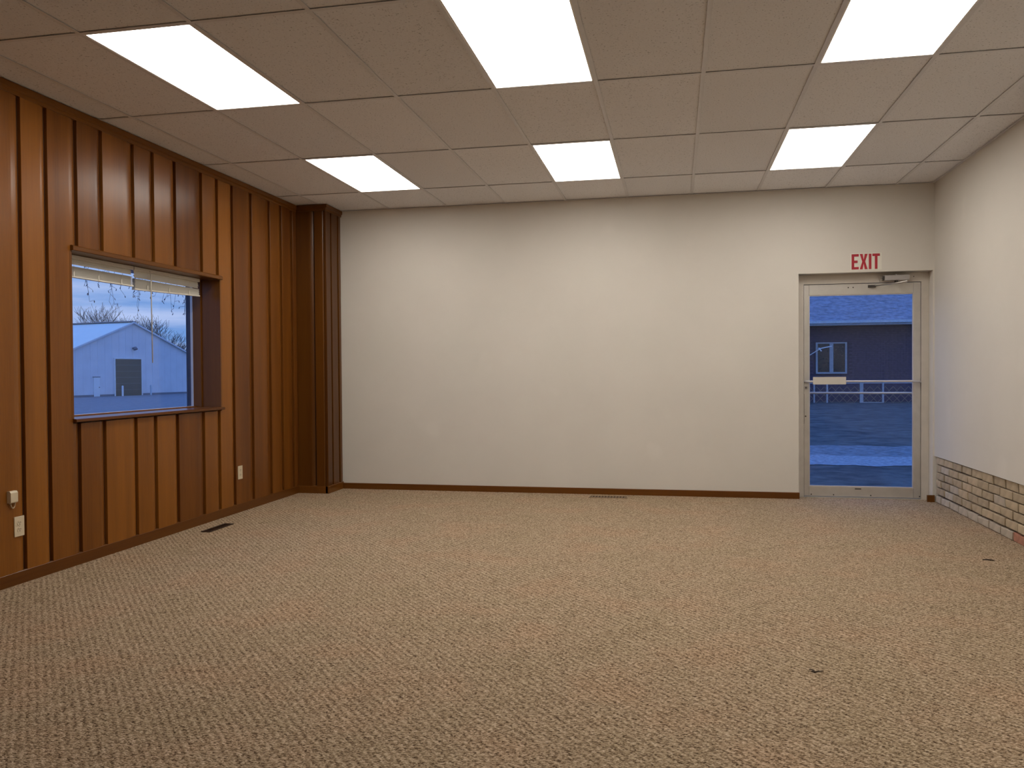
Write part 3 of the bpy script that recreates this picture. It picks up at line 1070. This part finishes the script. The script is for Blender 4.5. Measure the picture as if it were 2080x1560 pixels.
# metal barn seen through the window
BA = (-61.34, 73.04, gz(-61, 73) + 0.02)
barn = empty('metal_barn', BA, math.atan2(0.98019, 0.19805))
tag(barn, 'pale metal barn with a low gable beyond the paved yard', 'barn')
EL, ER, AP, EH, AH, DEP = -0.45, 16.62, 8.08, 4.66, 8.12, 26.0
wall = MB()
wall.prism([(EL, 0), (ER, 0), (ER, EH), (AP, AH), (EL, EH)], 0.0, DEP, lambda u, v, w: (u, w, v))
k = EL + 0.3
while k < ER:
    top = EH + (AH - EH) * (1 - abs(k - AP) / (AP - EL)) - 0.1
    wall.box(k - 0.04, k + 0.04, -0.016, 0.0, 0.25, max(top, EH - 0.1))
    k += 0.915
wall.build('siding', 'barn_siding', barn)
for s in (-1, 1):
    e = (EL - 0.25) if s < 0 else (ER + 0.25)
    sl = (AH - EH) / (AP - EL)
    eh = EH - sl * 0.25
    poly = [(AP, AH + 0.02), (e, eh + 0.02), (e, eh + 0.16), (AP, AH + 0.16)]
    MB().prism(poly, -0.25, DEP + 0.25, lambda u, v, w: (u, w, v)).build('roof_panel', 'barn_roof', barn)
    poly = [(AP, AH - 0.02), (e, eh - 0.02), (e, eh + 0.14), (AP, AH + 0.14)]
    MB().prism(poly, -0.30, -0.26, lambda u, v, w: (u, w, v)).build('rake_trim', 'barn_siding', barn)
MB().box(AP - 0.35, AP + 0.35, -0.2, DEP + 0.2, AH + 0.12, AH + 0.24).build('ridge_cap', 'base_dark', barn)
MB().box(EL - 0.02, ER + 0.02, -0.06, 0, 0, 0.22).build('base_trim', 'base_dark', barn)
MB().box(ER - 0.10, ER + 0.06, -0.08, 0.0, 0, EH).build('corner_trim', 'barn_trim', barn)
bd = MB().box(5.62, 9.14, -0.10, -0.02, 0, 4.08).build('overhead_door', 'barn_door_dark', barn)
for kz in range(1, 6):
    MB().box(5.64, 9.12, -0.112, -0.10, 0.68 * kz - 0.012, 0.68 * kz + 0.012).build('panel_seam', 'base_dark', bd)
dj = MB().box(5.50, 5.62, -0.14, 0, 0, 4.2)
dj.box(9.14, 9.30, -0.14, 0, 0, 4.2)
dj.box(5.62, 9.14, -0.14, 0, 4.08, 4.2)
dj.build('door_surround', 'barn_trim', barn)
wd_ = MB().box(2.89, 3.62, -0.09, 0, 0.02, 2.06).build('walk_door', 'white_paint', barn)
MB().box(2.80, 3.71, -0.10, 0, 2.08, 2.16).build('door_drip_cap', 'base_dark', barn)
MB().tube([(3.54, -0.09, 1.0), (3.54, -0.16, 1.0)], 0.05, 8).build('knob', 'base_dark', wd_)
lm = MB().tube([(8.12, 0, 5.30), (8.12, -0.35, 5.35)], 0.05, 6)
lm.tube([(8.12, -0.30, 5.42), (8.12, -0.42, 5.15)], [0.16, 0.24], 10)
lm.box(8.02, 8.42, -0.06, 0, 5.2, 5.4)
lm.build('wall_lamp', 'base_dark', barn)

for sx, mat, lab in ((5.84, 'white_paint', 'white bollard at the left side of the dark barn door'), (9.72, 'fascia', 'greyish bollard at the right side of the dark barn door')):
    d = Vector((0.19805, 0.98019, 0))
    n = Vector((0.98019, -0.19805, 0))
    p = Vector(BA) + d * sx + n * 0.9
    bo = empty('bollard', tuple(p))
    tag(bo, lab, 'bollard', 'bollards by the barn door')
    MB().tube([(0, 0, 0), (0, 0, 1.08)], 0.10, 12).build('post', mat, bo, smooth=False)
    MB().tube([(0, 0, 1.08), (0, 0, 1.12), (0, 0, 1.15)], [0.10, 0.085, 0.03], 12).build('cap', mat, bo)


# bare trees -------------------------------------------------------------
def grow(mb, p, d, ln, r, depth, rnd, spread, minr):
    segs = 3
    pts, rad = [p.copy()], [r]
    for s in range(segs):
        d = (d + Vector((rnd.uniform(-1, 1), rnd.uniform(-1, 1), rnd.uniform(-0.3, 0.7))) * 0.13).normalized()
        p = p + d * ln / segs
        pts.append(p.copy())
        rad.append(max(minr, r * (1 - 0.4 * (s + 1) / segs)))
    mb.tube(pts, rad, 5 if depth > 3 else 3, caps=False)
    if depth == 0:
        return
    nb = 3 if depth > 1 else 2
    for k in range(nb):
        axis = Vector((rnd.uniform(-1, 1), rnd.uniform(-1, 1), rnd.uniform(-0.2, 0.2))).normalized()
        nd = (d + axis * spread * rnd.uniform(0.6, 1.2) + Vector((0, 0, 0.10))).normalized()
        q = pts[-1] if k else pts[-2]
        grow(mb, q, nd, ln * rnd.uniform(0.62, 0.82), rad[-1] * 0.75, depth - 1, rnd, spread, minr)


def bare_tree(x, y, h, seed, label, spread=0.62, minr=0.02):
    rnd = random.Random(seed)
    z = gz(x, y)
    t = empty('bare_tree', (x, y, z))
    tag(t, label, 'tree', 'bare trees behind the barn')
    th = h * 0.26
    tr = MB().tube([(0, 0, -0.1), (0.05, 0, th * 0.5), (0, 0.05, th)], [h * 0.022, h * 0.017, h * 0.014], 8)
    tr.build('trunk', 'bark', t)
    cr = MB()
    for k in range(5):
        a = 2 * PI * k / 5 + rnd.uniform(-0.4, 0.4)
        sp = rnd.uniform(0.25, 0.6)
        d = Vector((math.cos(a) * sp, math.sin(a) * sp, 1)).normalized()
        grow(cr, Vector((0, 0.05, th * rnd.uniform(0.75, 1.0))), d, h * 0.27, h * 0.010, 4, rnd, spread, minr)
    top = max(v[2] for v in cr.v)
    kz = (h - th * 0.75) / (top - th * 0.75)
    cr.v = [(x * min(kz, 1.15), y * min(kz, 1.15), th * 0.75 + (z - th * 0.75) * kz) for x, y, z in cr.v]
    cr.build('branches', 'bark', t)
    return t


def at(dx, dy, dist):
    return dx / 120.0 * dist, dy / 120.0 * dist


trees = [((-74.9, 93.76), 150, 14.4, 'tall bare tree rising over the left end of the barn ridge'),
         ((-72.9, 95.3), 170, 14.6, 'bare tree over the barn ridge, right of the tallest one'),
         ((-76.3, 92.6), 178, 12.2, 'low bare tree over the barn ridge, nearest to the left window edge'),
         ((-75.6, 93.2), 205, 14.5, 'slender bare tree partly hidden behind the tall ridge tree'),
         ((-71.7, 96.2), 195, 13.5, 'small bare tree just left of the barn peak'),
         ((-69.5, 97.8), 134, 11.4, 'bare tree directly right of the barn peak'),
         ((-68.0, 98.9), 170, 12.0, 'wide bare tree over the right roof slope of the barn'),
         ((-66.4, 99.95), 150, 8.2, 'short bare tree by the right eave of the barn'),
         ((-65.6, 100.5), 134, 7.0, 'scrubby bare tree at the far right end of the barn'),
         ((-67.2, 99.4), 190, 9.8, 'thin bare tree low over the right barn roof edge')]
for k, ((dx, dy), dist, h, lab) in enumerate(trees):
    x, y = at(dx, dy, dist)
    bare_tree(x, y, h, 40 + k, lab, 0.6, 0.02)

# brush behind the right end of the barn
rb = random.Random(5)
br_ = MB()
for k in range(160):
    f = rb.random()
    dx, dy = -66.6 + 2.6 * f, 99.8 + 1.6 * f
    x, y = at(dx, dy, rb.uniform(160, 172))
    z = gz(x, y)
    hh = rb.uniform(4.5, 7.0)
    br_.tube([(x, y, z), (x + rb.uniform(-.3, .3), y + rb.uniform(-.3, .3), z + hh * .6), (x + rb.uniform(-.7, .7), y + rb.uniform(-.7, .7), z + hh)], [0.06, 0.04, 0.015], 3, caps=False)
o = br_.build('brush_thicket', 'bark')
o['kind'] = 'stuff'
tag(o, 'dark thicket of bare brush beyond the right end of the barn', 'brush')

# near tree whose drooping twigs hang into the top of the window view
nt_ = empty('drooping_tree', (-9.4, 16.2, gz(-9.4, 16)))
tag(nt_, 'bare tree whose drooping twigs hang across the top of the window', 'tree')
o0 = Vector((-9.4, 16.2, gz(-9.4, 16)))
MB().tube([(0, 0, -0.05), (0.03, -0.02, 1.5), (0.0, -0.1, 3.2), (0.1, -0.3, 5.0), (0.0, -0.2, 7.0)], [0.17, 0.14, 0.12, 0.09, 0.04], 10).build('trunk', 'bark', nt_)
limb = [Vector((0, -0.1, 3.2)), Vector((0.3, -1.5, 4.1)), Vector((0.4, -3.2, 4.0)), Vector((0.4, -4.8, 3.8)), Vector((0.4, -6.0, 3.5))]
lb = MB().tube(limb, [0.07, 0.05, 0.035, 0.022, 0.008], 7)
lb.tube([Vector((0, -0.25, 4.6)), Vector((-1.2, 0.8, 6.0)), Vector((-2.0, 1.6, 7.0))], [0.06, 0.04, 0.012], 6)
lb.tube([Vector((0, -0.25, 5.2)), Vector((1.2, 0.5, 6.4)), Vector((2.0, 1.4, 7.2))], [0.06, 0.04, 0.012], 6)
lb.build('limb', 'bark', nt_)
rt = random.Random(9)
# (world y of the twig tip, world z of the tip)
tips = [(11.17, 2.50), (11.19, 2.36), (11.62, 2.40), (11.74, 2.36), (11.9, 2.62), (12.05, 2.64), (12.18, 2.6), (12.29, 2.24), (12.33, 2.38),
        (12.86, 2.60), (13.0, 2.62), (13.10, 2.52), (13.28, 2.36), (13.42, 2.42), (13.62, 2.34), (13.74, 2.30), (13.90, 2.42), (13.96, 2.56), (12.45, 2.72), (11.4, 2.66), (12.62, 2.75)]
for (ty, tz) in tips:
    tw = MB()
    tip = Vector((0.4 + rt.uniform(-0.05, 0.05), ty - o0.y, tz - o0.z))
    root = tip + Vector((rt.uniform(-0.1, 0.1), rt.uniform(-0.15, 0.75), 0))
    # hang from the limb above
    best = 3.9
    for a, b in zip(limb, limb[1:]):
        if b.y <= root.y <= a.y:
            f_ = (root.y - a.y) / (b.y - a.y)
            best = a.z + (b.z - a.z) * f_
    root.z = best
    mid1 = root.lerp(tip, 0.35) + Vector((0, rt.uniform(-.14, .14), 0.06))
    mid2 = root.lerp(tip, 0.72) + Vector((0, rt.uniform(-.10, .10), 0.02))
    tw.tube([root, mid1, mid2, tip], [0.006, 0.0045, 0.0035, 0.002], 4)
    pts = [mid2.lerp(tip, q) for q in (0.0, 0.35, 0.7, 1.0)] + [mid1.lerp(mid2, 0.5), mid1.lerp(mid2, 0.8)]
    for q in pts:
        if rt.random() < 0.85:
            e = q + Vector((rt.uniform(-.04, .04), rt.uniform(-0.13, 0.13), rt.uniform(-0.10, 0.03)))
            tw.tube([q, e], [0.003, 0.002], 4)
            # withered bud or leaf
            a_ = Vector((rt.uniform(-.02, .02), rt.uniform(-.05, .05), -0.04))
            tw.tube([e, e + a_ * 0.5, e + a_], [0.002, rt.uniform(0.004, 0.010), 0.001], 5)
    tw.build('twig', 'twig_dark', nt_)

# brick house seen through the door -----------------------------------------
HY = 36.0
hz0 = -0.32
house = empty('brick_house', (7.0, HY, gz(7, HY)))
tag(house, 'dark brick house with a shingle roof seen through the exit door', 'house')
OX, OY, OZ = 7.0, HY, gz(7, HY)


def hb(x0, x1, y0, y1, z0, z1):
    return (x0 - OX, x1 - OX, y0 - OY, y1 - OY, z0 - OZ, z1 - OZ)


HX0, HX1 = -6.0, 24.0
MB().box(*hb(HX0, HX1, HY + 0.02, HY + 9, hz0, 3.05)).build('wall', 'house_mortar', house)
# brick courses as real pieces: thin courses joined in one part (far too small to tell apart singly)
bc = MB()
z = hz0 + 0.0
row = 0
while z < 2.98:
    x = 4.3 + (0.0 if row % 2 else -0.11)
    while x < 12.2:
        if not (x + 0.21 > 5.80 and x < 7.07 and z + 0.065 > 1.0 and z < 2.36):
            bc.add([(x - OX, -0.0, z - OZ), (x + 0.205 - OX, -0.0, z - OZ), (x + 0.205 - OX, -0.0, z + 0.06 - OZ), (x - OX, -0.0, z + 0.06 - OZ),
                    (x - OX, 0.02, z - OZ), (x + 0.205 - OX, 0.02, z - OZ), (x + 0.205 - OX, 0.02, z + 0.06 - OZ), (x - OX, 0.02, z + 0.06 - OZ)],
                   [(0, 1, 2, 3), (0, 4, 5, 1), (1, 5, 6, 2), (2, 6, 7, 3), (3, 7, 4, 0)])
        x += 0.22
    z += 0.075
    row += 1
o = bc.build('brickwork', 'house_brick', house)
o['kind'] = 'stuff'
MB().box(*hb(HX0 - 0.4, HX1 + 0.4, HY - 0.62, HY - 0.58, 3.02, 3.20)).build('fascia', 'fascia', house)
MB().box(*hb(HX0 - 0.4, HX1 + 0.4, HY - 0.58, HY + 0.05, 3.02, 3.05)).build('soffit', 'house_trim', house)
MB().box(*hb(HX0 - 0.4, HX1 + 0.4, HY - 0.74, HY - 0.62, 3.10, 3.20)).build('gutter', 'fascia', house)
# roof plane with shingle courses
slope = 0.42
roof = MB()
RY0, RY1 = HY - 0.66, HY + 9.0
roof.prism([(RY0 - OY, 3.19 - OZ), (RY1 - OY, 3.19 + slope * (RY1 - RY0) - OZ), (RY1 - OY, 3.10 + slope * (RY1 - RY0) - OZ), (RY0 - OY, 3.12 - OZ)],
           HX0 - 0.4 - OX, HX1 + 0.4 - OX, lambda u, v, w: (w, u, v))
roof.build('roof', 'shingle', house)
sg = MB()
rr = random.Random(2)
yr = RY0
while yr < RY0 + 5.6:
    zr = 3.19 + slope * (yr - RY0)
    x = 3.5 + rr.uniform(0, 0.3)
    while x < 13.0:
        w_ = rr.uniform(0.25, 0.36)
        t_ = rr.uniform(0.010, 0.028)
        dz = slope * 0.16
        vs = [(x - OX, yr - OY, zr - OZ), (x + w_ - OX, yr - OY, zr - OZ), (x + w_ - OX, yr - OY, zr + t_ - OZ), (x - OX, yr - OY, zr + t_ - OZ),
              (x - OX, yr + 0.16 - OY, zr + dz + 0.002 - OZ), (x + w_ - OX, yr + 0.16 - OY, zr + dz + 0.002 - OZ)]
        sg.add(vs, [(0, 1, 2, 3), (3, 2, 5, 4), (0, 3, 4), (1, 5, 2)])
        x += w_ + 0.01
    yr += 0.145
o = sg.build('shingles', 'shingle', house)
o['kind'] = 'stuff'
# casement window
wf = empty('house_window', (0, 0, 0), parent=house)
fr = MB()
for (a, b, c, d) in ((5.82, 5.89, 1.02, 2.34), (6.98, 7.05, 1.02, 2.34), (5.89, 6.98, 2.285, 2.34), (5.89, 6.98, 1.02, 1.09), (6.36, 6.51, 1.09, 2.285)):
    fr.box(*hb(a, b, HY - 0.06, HY + 0.04, c, d))
fr.build('window_frame', 'house_trim', wf)
MB().box(*hb(5.89, 6.36, HY + 0.0, HY + 0.02, 1.09, 2.285)).build('pane', 'house_window', wf)
MB().box(*hb(6.51, 6.98, HY + 0.0, HY + 0.02, 1.09, 2.285)).build('pane', 'house_window', wf)

# bracket arm beside that window
ba = empty('bracket_arm', (5.35 - OX, 0, 1.7 - OZ), parent=house)
MB().tube([(0, 0, 0), (0.23, -0.25, 0.13), (0.52, -0.45, 0.33), (0.55, -0.47, 0.40)], 0.022, 6).build('arm', 'white_paint', ba)
MB().tube([(0.52, -0.46, 0.36), (0.80, -0.48, 0.42), (1.02, -0.5, 0.46)], 0.026, 6).build('crossbar', 'white_paint', ba)
MB().tube([(0.50, -0.46, 0.40), (0.62, -0.48, 0.26)], 0.03, 6).build('clamp', 'white_paint', ba)

# low lattice fence with white posts in front of the house
FY = HY - 1.2
fen = empty('lattice_fence', (7.2, FY, gz(7, FY)))
tag(fen, 'low lattice fence with pale posts in front of the brick house', 'fence')
FZ = gz(7, FY)
FB = -0.16 - FZ
for px_, pw in ((5.56, 0.05), (6.06, 0.06), (7.37, 0.13), (8.18, 0.06), (10.2, 0.08), (4.2, 0.06), (11.6, 0.06)):
    MB().box(px_ - 7.2 - pw / 2, px_ - 7.2 + pw / 2, -0.05, 0.05, -0.1, 0.83).build('post', 'house_trim', fen)
MB().box(7.43 - 7.2, 8.15 - 7.2, -0.03, 0.03, -0.02, 0.03).build('bottom_rail', 'house_trim', fen)
MB().box(4.2 - 7.2, 11.6 - 7.2, -0.03, 0.03, 0.78, 0.82).build('top_rail', 'house_trim', fen)
x = 4.2
while x < 11.3:
    for s in (-1, 1):
        a = Vector((x - 7.2 + (0 if s > 0 else 0.60), 0.012 * s, 0.0))
        b = Vector((x - 7.2 + (0.60 if s > 0 else 0), 0.012 * s, 0.66))
        MB().tube([a, b], 0.011, 4).build('slat', 'lattice', fen)
    x += 0.29
